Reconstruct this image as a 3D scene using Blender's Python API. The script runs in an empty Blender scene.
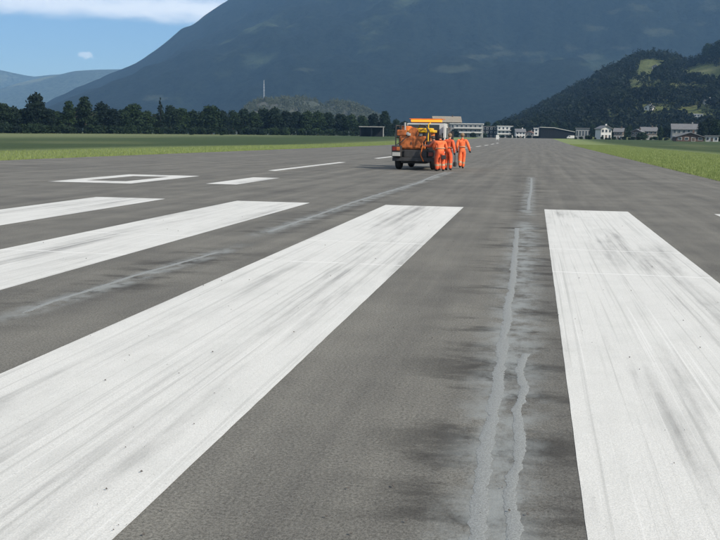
import bpy, bmesh, math, random
import numpy as np
from mathutils import Vector, Matrix, noise as mnoise
S = bpy.context.scene
COL = S.collection
rad = math.radians

# ------------------------------------------------------------------ camera
FPX, YAW, PITCH, ROLL, CH = 900.0, .1883, .1468, .0137, 1.5485
_f = Vector((-math.sin(YAW)*math.cos(PITCH), math.cos(YAW)*math.cos(PITCH), -math.sin(PITCH)))
_r = Vector((math.cos(YAW), math.sin(YAW), 0)); _u = _r.cross(_f)
_r, _u = math.cos(ROLL)*_r+math.sin(ROLL)*_u, -math.sin(ROLL)*_r+math.cos(ROLL)*_u
cd = bpy.data.cameras.new('camera'); cam = bpy.data.objects.new('camera', cd); COL.objects.link(cam)
cam.matrix_world = Matrix(((_r.x, _u.x, -_f.x, 0), (_r.y, _u.y, -_f.y, 0), (_r.z, _u.z, -_f.z, CH), (0, 0, 0, 1)))
cd.sensor_width = 36; cd.lens = 36*FPX/720; cd.clip_start = .1; cd.clip_end = 40000
S.camera = cam

# ------------------------------------------------------------------ sky, sun, exposure
SUN_AZ, SUN_EL = 118, 36            # degrees clockwise from the runway heading, and above the horizon
w = bpy.data.worlds.new('World'); S.world = w; w.use_nodes = True
sd = bpy.data.lights.new('sun', 'SUN'); so = bpy.data.objects.new('sun', sd); COL.objects.link(so)
sd.energy = 4.6; sd.angle = rad(.6); sd.color = (1, .90, .76)
_s = Vector((math.sin(rad(SUN_AZ))*math.cos(rad(SUN_EL)), math.cos(rad(SUN_AZ))*math.cos(rad(SUN_EL)), math.sin(rad(SUN_EL))))
so.rotation_euler = _s.to_track_quat('Z', 'Y').to_euler()
S.view_settings.view_transform = 'Standard'; S.view_settings.look = 'None'; S.view_settings.gamma = 1
S.view_settings.exposure = .62
HAZE = 8.8e-5


class NT:                                                     # small node-tree helper
    def __init__(s, tree): s.t = tree; s.n = tree.nodes; s.l = tree.links
    def new(s, typ, **kw):
        n = s.n.new(typ)
        for k, v in kw.items(): setattr(n, k, v)
        return n
    def put(s, sock, v):
        if isinstance(v, bpy.types.NodeSocket): s.l.new(v, sock)
        elif v is not None:
            try: sock.default_value = v
            except Exception: sock.default_value = tuple(v)+(1,)
    def m(s, op, a, b=None, c=None, clamp=False):
        n = s.new('ShaderNodeMath', operation=op, use_clamp=clamp)
        for i, v in enumerate((a, b, c)): s.put(n.inputs[i], v)
        return n.outputs[0]
    def noise(s, vec, scale=1, detail=4, rough=.55, dist=0):
        n = s.new('ShaderNodeTexNoise'); s.put(n.inputs['Vector'], vec)
        n.inputs['Scale'].default_value = scale; n.inputs['Detail'].default_value = detail
        n.inputs['Roughness'].default_value = rough; n.inputs['Distortion'].default_value = dist
        return n.outputs['Fac']
    def map(s, vec, scale=(1, 1, 1), loc=(0, 0, 0)):
        n = s.new('ShaderNodeMapping'); s.put(n.inputs['Vector'], vec)
        n.inputs['Scale'].default_value = scale; n.inputs['Location'].default_value = loc
        return n.outputs[0]
    def step(s, v, a, b, lo=0, hi=1):
        n = s.new('ShaderNodeMapRange', interpolation_type='SMOOTHSTEP'); s.put(n.inputs[0], v)
        for i, q in enumerate((a, b, lo, hi)): n.inputs[i+1].default_value = q
        return n.outputs[0]
    def mix(s, f, a, b, op='MIX'):
        n = s.new('ShaderNodeMix', data_type='RGBA', blend_type=op)
        s.put(n.inputs[0], f); s.put(n.inputs[6], a); s.put(n.inputs[7], b)
        return n.outputs[2]
    def sep(s, v):
        n = s.new('ShaderNodeSeparateXYZ'); s.put(n.inputs[0], v); return n.outputs


def ray(px, py):
    return ((px-360)/FPX*_r - (py-270)/FPX*_u + _f)
def build_world():
    t = NT(w.node_tree); t.n.clear()
    sky = t.new('ShaderNodeTexSky', sky_type='NISHITA'); sky.sun_disc = False
    sky.sun_elevation = rad(SUN_EL); sky.sun_rotation = rad(SUN_AZ)
    sky.altitude = 400; sky.air_density = 1.0; sky.dust_density = .5; sky.ozone_density = 2.5
    tc = t.new('ShaderNodeTexCoord').outputs['Generated']
    x, y, z = t.sep(tc)[:3]
    n1 = t.noise(t.map(tc, (9, 9, 40), (3.1, 1.7, .4)), 1, 6, .6)
    n2 = t.noise(t.map(tc, (30, 30, 70), (8.2, 4.4, 1.3)), 1, 4, .6)
    ew = t.m('ADD', z, t.m('MULTIPLY', t.m('SUBTRACT', n1, .5), .022))
    ew = t.m('ADD', ew, t.m('MULTIPLY', t.m('SUBTRACT', n2, .5), .012))
    band = t.m('MULTIPLY', t.step(ew, .112, .128), t.step(ew, .131, .146, 1, .35))
    pd = ray(86, 55).normalized(); vm = t.new('ShaderNodeVectorMath', operation='SUBTRACT'); t.l.new(tc, vm.inputs[0]); vm.inputs[1].default_value = pd
    vs = t.new('ShaderNodeVectorMath', operation='LENGTH'); t.l.new(t.map(vm.outputs[0], (1, 1, 2.1)), vs.inputs[0])
    pr = t.m('ADD', vs.outputs['Value'], t.m('MULTIPLY', t.m('SUBTRACT', t.noise(tc, 160, 4), .5), .012))
    puff = t.step(pr, .0045, .0095, 1, 0)
    high = t.m('MULTIPLY', t.step(n1, .52, .68), t.step(z, .16, .28))
    fac = t.m('MAXIMUM', t.m('MAXIMUM', t.m('MULTIPLY', band, .82), t.m('MULTIPLY', puff, .4)), t.m('MULTIPLY', high, .6))
    c = t.mix(fac, t.mix(1, sky.outputs[0], (.70, .80, .88, 1), 'MULTIPLY'), (12.5, 12.2, 11.6, 1))
    bg = t.new('ShaderNodeBackground'); t.put(bg.inputs[0], c); bg.inputs[1].default_value = .10
    out = t.new('ShaderNodeOutputWorld'); t.l.new(bg.outputs[0], out.inputs[0])
build_world()

# ------------------------------------------------------------------ helpers
def ground(px, py):                                            # pixel -> point on the flat ground
    d = ray(px, py); t = -CH/d.z; return Vector((d.x*t, d.y*t, 0))
def azel(px, py):
    d = ray(px, py); return math.atan2(d.x, d.y), d.z/math.hypot(d.x, d.y)
def along(px, dist):                                           # ground point at a distance in a pixel column's direction
    a, _ = azel(px, 138); return Vector((math.sin(a)*dist, math.cos(a)*dist, 0))
def pixel(P):
    d = Vector(P)-Vector((0, 0, CH)); z = d.dot(_f); return 360+FPX*d.dot(_r)/z, 270-FPX*d.dot(_u)/z
def sm(a, b, x):
    t = min(1, max(0, (x-a)/(b-a))); return t*t*(3-2*t)
def gz(x, y): return 2.2*sm(150, 600, math.hypot(x, y))

MATS = {}
def mat(name, base=(.5, .5, .5), rough=.6, metal=0, spec=.5, var=.12, scale=3, bump=0, emit=None, rnd=0):
    if name in MATS: return MATS[name]
    m = bpy.data.materials.new(name); m.use_nodes = True; t = NT(m.node_tree)
    b = m.node_tree.nodes['Principled BSDF']; MATS[name] = m
    co = t.new('ShaderNodeTexCoord').outputs['Object']
    nz = t.noise(co, scale, 5, .6)
    lo = tuple(v*(1-var) for v in base)+(1,); hi = tuple(min(1, v*(1+var)) for v in base)+(1,)
    c = t.mix(t.step(nz, .3, .7), lo, hi)
    if rnd:
        oi = t.new('ShaderNodeObjectInfo').outputs['Random']
        c = t.mix(1, c, t.mix(oi, (1-rnd, 1-rnd*.9, 1-rnd, 1), (1+rnd, 1+rnd*.8, 1+rnd*.5, 1)), 'MULTIPLY')
    t.put(b.inputs['Base Color'], c); b.inputs['Roughness'].default_value = rough
    b.inputs['Metallic'].default_value = metal; b.inputs['Specular IOR Level'].default_value = spec
    if emit:
        b.inputs['Emission Color'].default_value = tuple(emit[:3])+(1,); b.inputs['Emission Strength'].default_value = emit[3]
    if bump:
        bn = t.new('ShaderNodeBump'); bn.inputs['Strength'].default_value = bump; bn.inputs['Distance'].default_value = .02
        t.put(bn.inputs['Height'], t.noise(co, scale*8, 4)); t.l.new(bn.outputs[0], b.inputs['Normal'])
    return m

def tag(o, label=None, cat=None, group=None, kind=None):
    for k, v in (('label', label), ('category', cat), ('group', group), ('kind', kind)):
        if v: o[k] = v
    return o
def link(o, parent=None):
    COL.objects.link(o)
    if parent: o.parent = parent
    return o
def empty(name, loc=(0, 0, 0), rz=0):
    o = bpy.data.objects.new(name, None); o.location = loc; o.rotation_euler = (0, 0, rz); o.empty_display_size = .2
    return link(o)
def mobj(name, V, F, m, parent=None, smooth=False, mi=None):
    me = bpy.data.meshes.new(name); me.from_pydata([tuple(v) for v in V], [], [tuple(f) for f in F]); 
    for q in (m if isinstance(m, (list, tuple)) else [m]): me.materials.append(q)
    if smooth: me.shade_smooth()
    if mi is not None: me.polygons.foreach_set('material_index', mi)
    me.update(); return link(bpy.data.objects.new(name, me), parent)
def npmesh(name, V, F, m, smooth=False):                       # numpy arrays; F is (n,3) or (n,4)
    me = bpy.data.meshes.new(name); n, k = F.shape
    me.vertices.add(len(V)); me.vertices.foreach_set('co', np.ascontiguousarray(V, 'f').ravel())
    me.loops.add(n*k); me.loops.foreach_set('vertex_index', np.ascontiguousarray(F, 'i').ravel())
    me.polygons.add(n); me.polygons.foreach_set('loop_start', np.arange(0, n*k, k, dtype='i'))
    if smooth: me.polygons.foreach_set('use_smooth', np.ones(n, bool))
    me.materials.append(m); me.update(calc_edges=True); me.validate(); return me

class MB:                                                       # collects shapes of one part
    def __init__(s): s.bm = bmesh.new()
    def box(s, c, d, rot=None, bev=0):
        M = Matrix.Translation(c) @ (rot.to_4x4() if rot else Matrix()) @ Matrix.Diagonal((d[0], d[1], d[2], 1))
        r = bmesh.ops.create_cube(s.bm, size=1, matrix=M)
        if bev:
            es = list({e for v in r['verts'] for e in v.link_edges})
            bmesh.ops.bevel(s.bm, geom=es, offset=bev, segments=2, affect='EDGES', profile=.6)
        return s
    def bx(s, x0, x1, y0, y1, z0, z1, bev=0): return s.box(((x0+x1)/2, (y0+y1)/2, (z0+z1)/2), (x1-x0, y1-y0, z1-z0), None, bev)
    def cyl(s, a, b, r0, r1=None, seg=16, caps=True):
        a, b = Vector(a), Vector(b); d = b-a
        M = Matrix.Translation((a+b)/2) @ d.to_track_quat('Z', 'Y').to_matrix().to_4x4()
        bmesh.ops.create_cone(s.bm, cap_ends=caps, segments=seg, radius1=r0, radius2=r0 if r1 is None else r1, depth=d.length, matrix=M)
        return s
    def tube(s, pts, r, seg=8):
        pts = [Vector(p) for p in pts]
        for a, b in zip(pts, pts[1:]): s.cyl(a, b, r, r, seg)
        return s
    def lathe(s, c, axis, prof, seg=24):                         # profile of (radius, height) along axis
        q = Vector(axis).to_track_quat('Z', 'Y').to_matrix(); c = Vector(c); rings = []
        for r, h in prof:
            rings.append([s.bm.verts.new(c+q @ Vector((r*math.cos(k*math.tau/seg), r*math.sin(k*math.tau/seg), h))) for k in range(seg)])
        for A, B in zip(rings, rings[1:]):
            for k in range(seg): s.bm.faces.new((A[k], A[(k+1) % seg], B[(k+1) % seg], B[k]))
        s.bm.faces.new(rings[0][::-1]); s.bm.faces.new(rings[-1]); return s
    def prism(s, poly, axis, a, b):                              # polygon (2D) extruded along an axis
        def P(p, t): return {'x': (t, p[0], p[1]), 'y': (p[0], t, p[1]), 'z': (p[0], p[1], t)}[axis]
        A = [s.bm.verts.new(P(p, a)) for p in poly]; B = [s.bm.verts.new(P(p, b)) for p in poly]; n = len(poly)
        s.bm.faces.new(A); s.bm.faces.new(B[::-1])
        for i in range(n): s.bm.faces.new((A[i], B[i], B[(i+1) % n], A[(i+1) % n]))
        return s
    def build(s, name, m, parent=None, smooth=False):
        bmesh.ops.recalc_face_normals(s.bm, faces=s.bm.faces)
        me = bpy.data.meshes.new(name); s.bm.to_mesh(me); s.bm.free(); me.materials.append(m)
        if smooth: me.shade_smooth(); me.set_sharp_from_angle(angle=rad(35))
        return link(bpy.data.objects.new(name, me), parent)

# ------------------------------------------------------------------ ground materials
def grass_material():
    m = bpy.data.materials.new('grass_field'); m.use_nodes = True; t = NT(m.node_tree); b = t.n['Principled BSDF']
    co = t.new('ShaderNodeTexCoord').outputs['Object']; x, y, z = t.sep(co)[:3]
    d = t.m('ABSOLUTE', t.m('ADD', x, 10.7))
    wob = t.m('MULTIPLY', t.m('SUBTRACT', t.noise(t.map(co, (.05, .01, 1)), 1, 3), .5), 14)
    dd = t.m('ADD', d, wob)
    fine = t.noise(t.map(co, (2.2, 1.1, 1)), 1, 8, .7)
    big = t.noise(t.map(co, (.03, .012, 1)), 1, 5, .6)
    col = t.mix(t.step(fine, .3, .7), (.105, .142, .046, 1), (.180, .215, .088, 1))
    col = t.mix(t.step(dd, 27, 41), col, t.mix(t.step(fine, .3, .7), (.020, .040, .012, 1), (.042, .064, .020, 1)))
    col = t.mix(t.step(dd, 85, 150), col, t.mix(t.step(fine, .3, .7), (.090, .112, .048, 1), (.130, .150, .070, 1)))
    col = t.mix(t.m('MULTIPLY', t.step(big, .5, .68), .55), col, (.10, .115, .048, 1))
    t.put(b.inputs['Base Color'], col); b.inputs['Roughness'].default_value = .85; b.inputs['Specular IOR Level'].default_value = .15
    bn = t.new('ShaderNodeBump'); bn.inputs['Strength'].default_value = .7; bn.inputs['Distance'].default_value = .12
    t.put(bn.inputs['Height'], t.noise(co, 5, 5, .7)); t.l.new(bn.outputs[0], b.inputs['Normal'])
    return m

def asphalt_nodes(t, co):
    x, y, z = t.sep(co)[:3]
    grain = t.m('ADD', t.m('MULTIPLY', t.noise(co, 62, 4, .8), .65), t.m('MULTIPLY', t.noise(co, 150, 2, .7), .35))
    grit = t.noise(co, 30, 5, .75)
    mid = t.noise(t.map(co, (1.2, .5, 1)), 1, 6, .65)
    lane = t.noise(t.map(co, (1.7, .035, 1)), 1, 5, .6)          # long streaks down the runway
    cross = t.noise(t.map(co, (.20, .45, 1), (4, 2, 0)), 1, 7, .7)
    col = t.mix(t.step(grain, .32, .68), (.056, .055, .050, 1), (.190, .187, .172, 1))
    col = t.mix(t.m('MULTIPLY', t.step(grit, .56, .72), .5), col, (.215, .208, .185, 1))
    col = t.mix(t.m('MULTIPLY', t.step(grit, .40, .28), .55), col, (.040, .038, .034, 1))
    k = t.m('ADD', t.m('ADD', t.m('MULTIPLY', mid, .34), t.m('MULTIPLY', lane, .42)), t.m('MULTIPLY', cross, .34))
    col = t.mix(1, col, t.mix(t.step(k, .36, .76), (.66, .66, .67, 1), (1.32, 1.31, 1.26, 1)), 'MULTIPLY')
    # dust halo and dark damp-looking stains that go with the sealed joints
    wob = t.m('MULTIPLY', t.m('SUBTRACT', t.noise(t.map(co, (1, 2.2, 1)), 1, 4), .5), .26)
    sp = t.noise(t.map(co, (3, 2.4, 1), (1, 5, 0)), 1, 6, .7)
    spl = t.noise(t.map(co, (.9, 1.9, 1), (7, 1, 0)), 1, 6, .65)
    for xc, ks, wb, wd, y0, y1, amt, dk in ((-.11, 0, 1, .36, -4, 17.3, .85, .85), (-.10, 0, .8, .24, 18.5, 38, .9, .6), (-4.32, .05, .4, .24, 6.6, 12.0, .85, .7), (-4.22, .0160, .4, .30, 13.6, 42, .85, .65)):
        dx = t.m('ABSOLUTE', t.m('ADD', t.m('SUBTRACT', x, t.m('MULTIPLY_ADD', t.m('SUBTRACT', y, y0), ks, xc)), t.m('MULTIPLY', wob, wb)))
        inr = t.m('MULTIPLY', t.step(y, y0-.8, y0+.8), t.step(y, y1-1, y1+.8, 1, 0))
        dark = t.m('MULTIPLY', t.m('MULTIPLY', t.step(dx, .06, .90, 1, 0), t.step(spl, .47, .62)), t.m('MULTIPLY', inr, dk))
        col = t.mix(dark, col, (.030, .029, .027, 1))
        halo = t.m('MULTIPLY', t.m('MULTIPLY', t.step(dx, .02, wd, 1, 0), t.step(sp, .36, .62)), t.m('MULTIPLY', inr, amt))
        col = t.mix(halo, col, (.225, .242, .238, 1))
    return col, grain, grit

def asphalt_material():
    m = bpy.data.materials.new('asphalt'); m.use_nodes = True; t = NT(m.node_tree); b = t.n['Principled BSDF']
    co = t.new('ShaderNodeTexCoord').outputs['Object']
    col, grain, grit = asphalt_nodes(t, co)
    t.put(b.inputs['Base Color'], col); b.inputs['Roughness'].default_value = .88; b.inputs['Specular IOR Level'].default_value = .12
    bn = t.new('ShaderNodeBump'); bn.inputs['Strength'].default_value = .55; bn.inputs['Distance'].default_value = .006
    t.put(bn.inputs['Height'], t.m('ADD', grain, t.m('MULTIPLY', grit, 1.5))); t.l.new(bn.outputs[0], b.inputs['Normal'])
    return m

JOINTS = (10.85, 13.15)
def paint_material():
    m = bpy.data.materials.new('runway_paint'); m.use_nodes = True; t = NT(m.node_tree); b = t.n['Principled BSDF']
    co = t.new('ShaderNodeTexCoord').outputs['Object']; x, y, z = t.sep(co)[:3]
    # slight sideways drift so that scratches are not ruled lines
    xd = t.m('ADD', x, t.m('MULTIPLY', t.noise(t.map(co, (.2, .05, 1)), 1, 0), .25))
    cb = t.new('ShaderNodeCombineXYZ'); t.put(cb.inputs[0], xd); t.put(cb.inputs[1], y); sc = cb.outputs[0]
    grain = t.noise(co, 130, 3, .8); grit = t.noise(co, 46, 4, .7)
    l1 = t.noise(t.map(sc, (26, .14, 1)), 1, 3, .6); l2 = t.noise(t.map(sc, (9, .08, 1), (5, 3, 0)), 1, 4, .6)
    l3 = t.noise(t.map(sc, (48, .22, 1), (2, 8, 0)), 1, 2, .5)
    scuff = t.noise(t.map(sc, (1.7, .13, 1), (11.3, 4.1, 0)), 1, 6, .65)
    cross = t.noise(t.map(co, (2.2, 1.1, 1), (3, 9, 0)), 1, 6, .7)
    blot = t.noise(t.map(co, (2.4, 1.7, 1)), 1, 6, .65)
    col = t.mix(t.step(grain, .3, .7), (.43, .433, .41, 1), (.60, .60, .57, 1))
    col = t.mix(t.m('MULTIPLY', t.step(blot, .42, .7), .5), col, (.45, .455, .43, 1))
    col = t.mix(t.m('MULTIPLY', t.step(l1, .52, .68), .45), col, (.285, .288, .27, 1))
    col = t.mix(t.m('MULTIPLY', t.step(l3, .62, .70), .38), col, (.66, .66, .635, 1))
    rub = t.m('MULTIPLY', t.step(scuff, .47, .68), t.m('ADD', .35, t.m('MULTIPLY', t.step(l2, .42, .62), .65)))
    rub = t.m('MULTIPLY', rub, t.m('ADD', .55, t.m('MULTIPLY', t.step(cross, .4, .62), .45)))
    col = t.mix(t.m('MULTIPLY', rub, .78), col, (.135, .135, .128, 1))
    tr = None                                                     # tyre scuffs where wheels roll over the stripes
    for xc, tw in ((1.45, .42), (.55, .18), (-2.15, .5), (-6.1, .45), (-9.4, .5)):
        q = t.step(t.m('ABSOLUTE', t.m('SUBTRACT', xd, xc+.12)), .0, tw, 1, 0); tr = q if tr is None else t.m('MAXIMUM', tr, q)
    tn = t.noise(t.map(sc, (7, .16, 1), (1, 2, 0)), 1, 6, .75)
    tr = t.m('MULTIPLY', tr, t.m('MULTIPLY', t.step(tn, .47, .66), t.step(scuff, .36, .62)))
    col = t.mix(t.m('MULTIPLY', tr, .62), col, (.15, .15, .143, 1))
    pit = t.m('MULTIPLY', t.step(grit, .62, .70), t.step(blot, .35, .65))
    col = t.mix(t.m('MULTIPLY', pit, .6), col, (.13, .125, .115, 1))
    yw = t.m('ADD', y, t.m('MULTIPLY', t.noise(t.map(co, (1.5, .2, 1)), 1, 3), .12))
    for yj in JOINTS:
        ln = t.step(t.m('ABSOLUTE', t.m('SUBTRACT', yw, yj)), .012, .035, 1, 0)
        col = t.mix(t.m('MULTIPLY', ln, t.m('MULTIPLY', t.step(blot, .38, .5), .7)), col, (.64, .64, .62, 1))
    pore = t.m('MULTIPLY', t.step(t.noise(co, 75, 5, .8), .58, .70), t.step(blot, .30, .62))
    col = t.mix(t.m('MULTIPLY', pore, .45), col, (.22, .22, .21, 1))
    t.put(b.inputs['Base Color'], col); b.inputs['Roughness'].default_value = .72; b.inputs['Specular IOR Level'].default_value = .3
    bn = t.new('ShaderNodeBump'); bn.inputs['Strength'].default_value = .4; bn.inputs['Distance'].default_value = .005
    t.put(bn.inputs['Height'], t.m('ADD', grain, grit)); t.l.new(bn.outputs[0], b.inputs['Normal'])
    return m

M_GRASS, M_ASPH, M_PAINT = grass_material(), asphalt_material(), paint_material()

# ------------------------------------------------------------------ ground sheet and runway
def axis_coords(lims):
    out = []
    for a, b, st in lims: out += list(np.arange(a, b, st))
    return out+[lims[-1][1]]
XS = axis_coords([(-7600, -2000, 700), (-2000, -700, 130), (-700, 700, 20), (700, 2000, 130), (2000, 7600, 700)])
YS = axis_coords([(-2500, -300, 200), (-300, 900, 20), (900, 2000, 110), (2000, 11200, 760)])
V = [(x, y, gz(x, y)-(.06 if -27 < x < 7 else .035)) for y in YS for x in XS]; nx = len(XS)
F = [(j*nx+i, j*nx+i+1, (j+1)*nx+i+1, (j+1)*nx+i) for j in range(len(YS)-1) for i in range(nx-1)]
tag(mobj('ground', V, F, M_GRASS), kind='structure')

XL, XR = -28.85, 7.35
rng = random.Random(4)
ry = axis_coords([(-25, 20, 1.0), (20, 160, .7), (160, 400, 3), (400, 1300, 12)])
def redge(y): return .14*mnoise.noise((y*.35, 3.3, 0))+.16*mnoise.noise((y*.9, 8.3, 0))+.12*mnoise.noise((y*2.1, 1.3, 0))
def rx_at(y): return XR+max(0, (y-38))*.0135 if y < 180 else XR+1.92
rxs = [None, -26, -18, -10, -4, 2, 6, None]
V, F = [], []
for y in ry:
    for k, x in enumerate(rxs):
        x = XL+redge(y+300) if k == 0 else (rx_at(y)+redge(y) if k == 7 else x)
        V.append((x, y, gz(x, y)))
for j in range(len(ry)-1):
    for i in range(7): F.append((j*8+i, j*8+i+1, j*8+9+i, j*8+8+i))
runway = tag(mobj('runway', V, F, M_ASPH), kind='structure')

def marking(name, poly, label=None, z=.002, subdiv=True):
    V = [(p[0], p[1], gz(p[0], p[1])+z) for p in poly]
    o = mobj(name, V, [tuple(range(len(V)))], M_PAINT, runway)
    return tag(o, label)
def edge_poly(x0, x1, y0, y1, st=.15, j=.0015):                  # rectangle whose painted edges waver a little
    P = []
    ys = np.arange(y0, y1, st)
    for y in ys: P.append((x1+rng.uniform(-j, j), y))
    for x in np.arange(x1, x0, -st): P.append((x, y1+rng.uniform(-j, j)*2))
    for y in ys[::-1]: P.append((x0+rng.uniform(-j, j), y+st*.5))
    return P
L0, YE = .2648, 20.54
for n in (0, -2, -4, -6, 2, -8.7, -10.7, -12.7, -14.7):
    marking('threshold_stripe', edge_poly(L0+1.8*n, L0+1.8*(n+1), -9.5, YE))
# runway designator 0 and 1
o4, i4 = [(-15.28, 26.5), (-12.42, 26.5), (-12.42, 32.5), (-15.28, 32.5)], [(-14.55, 27.7), (-13.15, 27.7), (-13.15, 31.3), (-14.55, 31.3)]
V = [(x, y, .003) for x, y in o4+i4]
mobj('painted_numeral', V, [(0, 1, 5, 4), (1, 2, 6, 5), (2, 3, 7, 6), (3, 0, 4, 7)], M_PAINT, runway)
marking('painted_numeral', [(-10.28, 27.4), (-9.25, 27.4), (-9.25, 32.4), (-10.28, 32.4)])
for k in range(9):
    y0 = 38.8+k*26.5; marking('centre_line_dash', edge_poly(-11.75+k*.14, -11.3+k*.14, y0, y0+15.5, .8, .01))

M_SEAL = mat('joint_sealant', (.185, .197, .193), .95, var=.30, scale=150, bump=.15)
def seal(pts, wid, seed, name='joint_seal'):
    K = [Vector((x, y, 0)) for x, y in pts]; K = [K[0]*2-K[1]]+K+[K[-1]*2-K[-2]]; pts = []; V, F = [], []
    for a, b, c, d in zip(K, K[1:], K[2:], K[3:]):                # smooth curve through the points
        for q in range(6):
            u = q/6; pts.append(.5*(2*b+(c-a)*u+(2*a-5*b+4*c-d)*u*u+(3*b-a-3*c+d)*u**3))
    pts.append(K[-2])
    r = random.Random(seed); row = 0
    for a, b in zip(pts, pts[1:]):
        n = max(2, int((b-a).length/.018)); n = min(n, 400)
        for k in range(n):
            p = a.lerp(b, k/n); t = p.y
            cx = .012*mnoise.noise((t*1.6, seed, 0))+.008*mnoise.noise((t*5, seed, 3))+.003*mnoise.noise((t*19, seed, 3))
            wl = wid*(.5+.16*mnoise.noise((t*2, seed, 6))+.20*mnoise.noise((t*9, seed, 9))+.22*mnoise.noise((t*41, seed, 2))); wr = wid*(.5+.16*mnoise.noise((t*2, seed, 16))+.20*mnoise.noise((t*9, seed, 19))+.22*mnoise.noise((t*41, seed, 5)))
            end = min(1, .25+row*.12)
            for dx, z in ((-wl, .0008), (-wl*.9, .0016), (0, .0018), (wr*.9, .0016), (wr, .0008)): V.append((p.x+cx+dx*end, p.y, z))
            row += 1
    for j in range(row-1):
        for i in range(4): F.append((j*5+i, j*5+i+1, j*5+6+i, j*5+5+i))
    return mobj(name, V, F, M_SEAL, runway, True)
G2 = lambda L: [tuple(ground(*q)[:2]) for q in L]
main = G2([(478, 540), (482, 476), (491, 420), (500, 370), (506, 326), (511, 290), (514, 263), (516, 240), (517, 228)])
seal([(-.15, -6), (-.155, 1.5)]+main, .074, 1.3)
seal([(-.01, -2), (-.02, 2)]+G2([(512, 540), (511, 490), (519, 452), (518, 414), (525, 389), (520, 370), (526, 353)]), .054, 5.7)
seal(G2([(528.5, 210), (529, 200), (531, 190), (531.5, 178)]), .075, 9.1)
seal(G2([(22, 313), (60, 299), (100, 287), (140, 274), (180, 263), (218, 252)]), .060, 12.1)
seal(G2([(268, 232), (320, 214), (360, 200), (400, 188), (418, 183), (432, 176.5), (446, 172)]), .085, 15.1)

# loose grit on the runway
rg = random.Random(11); V, F = [], []
for k in range(240):
    y = 3.0+rg.random()**1.8*16; x = rg.uniform(-.62, .22)*y+.3; s = rg.choice((.003, .004, .005, .008)); b0 = len(V)
    for q in ((1, 0, .2), (-.5, .9, .1), (-.6, -.8, .3), (.1, .1, 1.4), (.2, -.2, -.6)):
        V.append((x+q[0]*s*rg.uniform(.7, 1.3), y+q[1]*s*rg.uniform(.7, 1.3), .006+s*.5+q[2]*s*.6))
    F += [(b0, b0+1, b0+3), (b0+1, b0+2, b0+3), (b0+2, b0, b0+3), (b0+1, b0, b0+4), (b0+2, b0+1, b0+4), (b0, b0+2, b0+4)]
tag(mobj('loose_grit', V, F, mat('grit', (.07, .065, .06), .9)), 'small dark loose stones scattered over the runway', 'gravel', kind='stuff')

# grass blades along the verges
def blades(name, label, n, fx, fy, hmin, hmax, m, seed):
    r = np.random.default_rng(seed); y = fy(r, n); x = fx(r, n, y)
    cl = np.array([mnoise.noise((a*.7, b*.35, seed)) for a, b in zip(x, y)])
    h = r.uniform(hmin, hmax, n)*(1+.6*cl); a = r.uniform(0, math.tau, n); wd = r.uniform(.010, .022, n)
    ln = r.uniform(0, .6, n)*h; la = r.uniform(0, math.tau, n)
    z = np.array([gz(p, q) for p, q in zip(x, y)])-.04
    A = np.stack([x+np.cos(a)*wd, y+np.sin(a)*wd, z], 1); B = np.stack([x-np.cos(a)*wd, y-np.sin(a)*wd, z], 1)
    T = np.stack([x+np.cos(la)*ln, y+np.sin(la)*ln, z+.04+h], 1)
    V = np.stack([A, B, T], 1).reshape(-1, 3); F = np.arange(3*n).reshape(-1, 3)
    return tag(link(bpy.data.objects.new(name, npmesh(name, V, F, m))), label, 'grass', kind='stuff')
def grass_blade_material():
    m = bpy.data.materials.new('grass_blade'); m.use_nodes = True; t = NT(m.node_tree); b = t.n['Principled BSDF']
    co = t.new('ShaderNodeTexCoord').outputs['Object']
    c = t.mix(t.step(t.noise(co, 1.3, 5, .7), .3, .7), (.135, .185, .046, 1), (.26, .31, .105, 1))
    t.put(b.inputs['Base Color'], c); b.inputs['Roughness'].default_value = .6
    tr = t.new('ShaderNodeBsdfTranslucent'); t.put(tr.inputs[0], c)
    mx = t.new('ShaderNodeMixShader'); mx.inputs[0].default_value = .35
    t.l.new(b.outputs[0], mx.inputs[1]); t.l.new(tr.outputs[0], mx.inputs[2]); t.l.new(mx.outputs[0], t.n['Material Output'].inputs[0])
    return m
MB_ = grass_blade_material()
blades('grass_verge', 'bright green grass along the right edge of the runway', 150000,
       lambda r, n, y: XR+np.maximum(0, np.minimum(y, 180)-38)*.0135-.1+(r.random(n)**1.7)*14,
       lambda r, n: 24+(r.random(n)**1.6)*230, .03, .12, MB_, 3)
blades('grass_verge', 'green grass along the far left edge of the runway', 60000,
       lambda r, n, y: XL+.1-(r.random(n)**1.5)*14, lambda r, n: 30+(r.random(n)**1.3)*300, .05, .16, MB_, 5)

# ------------------------------------------------------------------ mountains and hills
def forest_material(name, dark, light, rock, s=1.0, patch=(.60, .68), rk=(.66, .74), bump=1.0):
    m = bpy.data.materials.new(name); m.use_nodes = True; t = NT(m.node_tree); b = t.n['Principled BSDF']
    co = t.new('ShaderNodeTexCoord').outputs['Object']
    fine = t.noise(co, .045*s, 8, .75); p = t.noise(t.map(co, (1, 1, 2.4)), .0014*s, 6, .6); q = t.noise(t.map(co, (1, 1, .6), (400, 90, 0)), .0022*s, 7, .7)
    c = t.mix(t.step(fine, .3, .7), tuple(v*.3 for v in dark)+(1,), tuple(v*1.9 for v in dark)+(1,))
    c = t.mix(t.step(p, *patch), c, light+(1,)); c = t.mix(t.step(q, *rk), c, rock+(1,))
    t.put(b.inputs['Base Color'], c); b.inputs['Roughness'].default_value = .95; b.inputs['Specular IOR Level'].default_value = .05
    bn = t.new('ShaderNodeBump'); bn.inputs['Strength'].default_value = bump; bn.inputs['Distance'].default_value = 14/s
    t.put(bn.inputs['Height'], fine); t.l.new(bn.outputs[0], b.inputs['Normal'])
    return m
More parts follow.
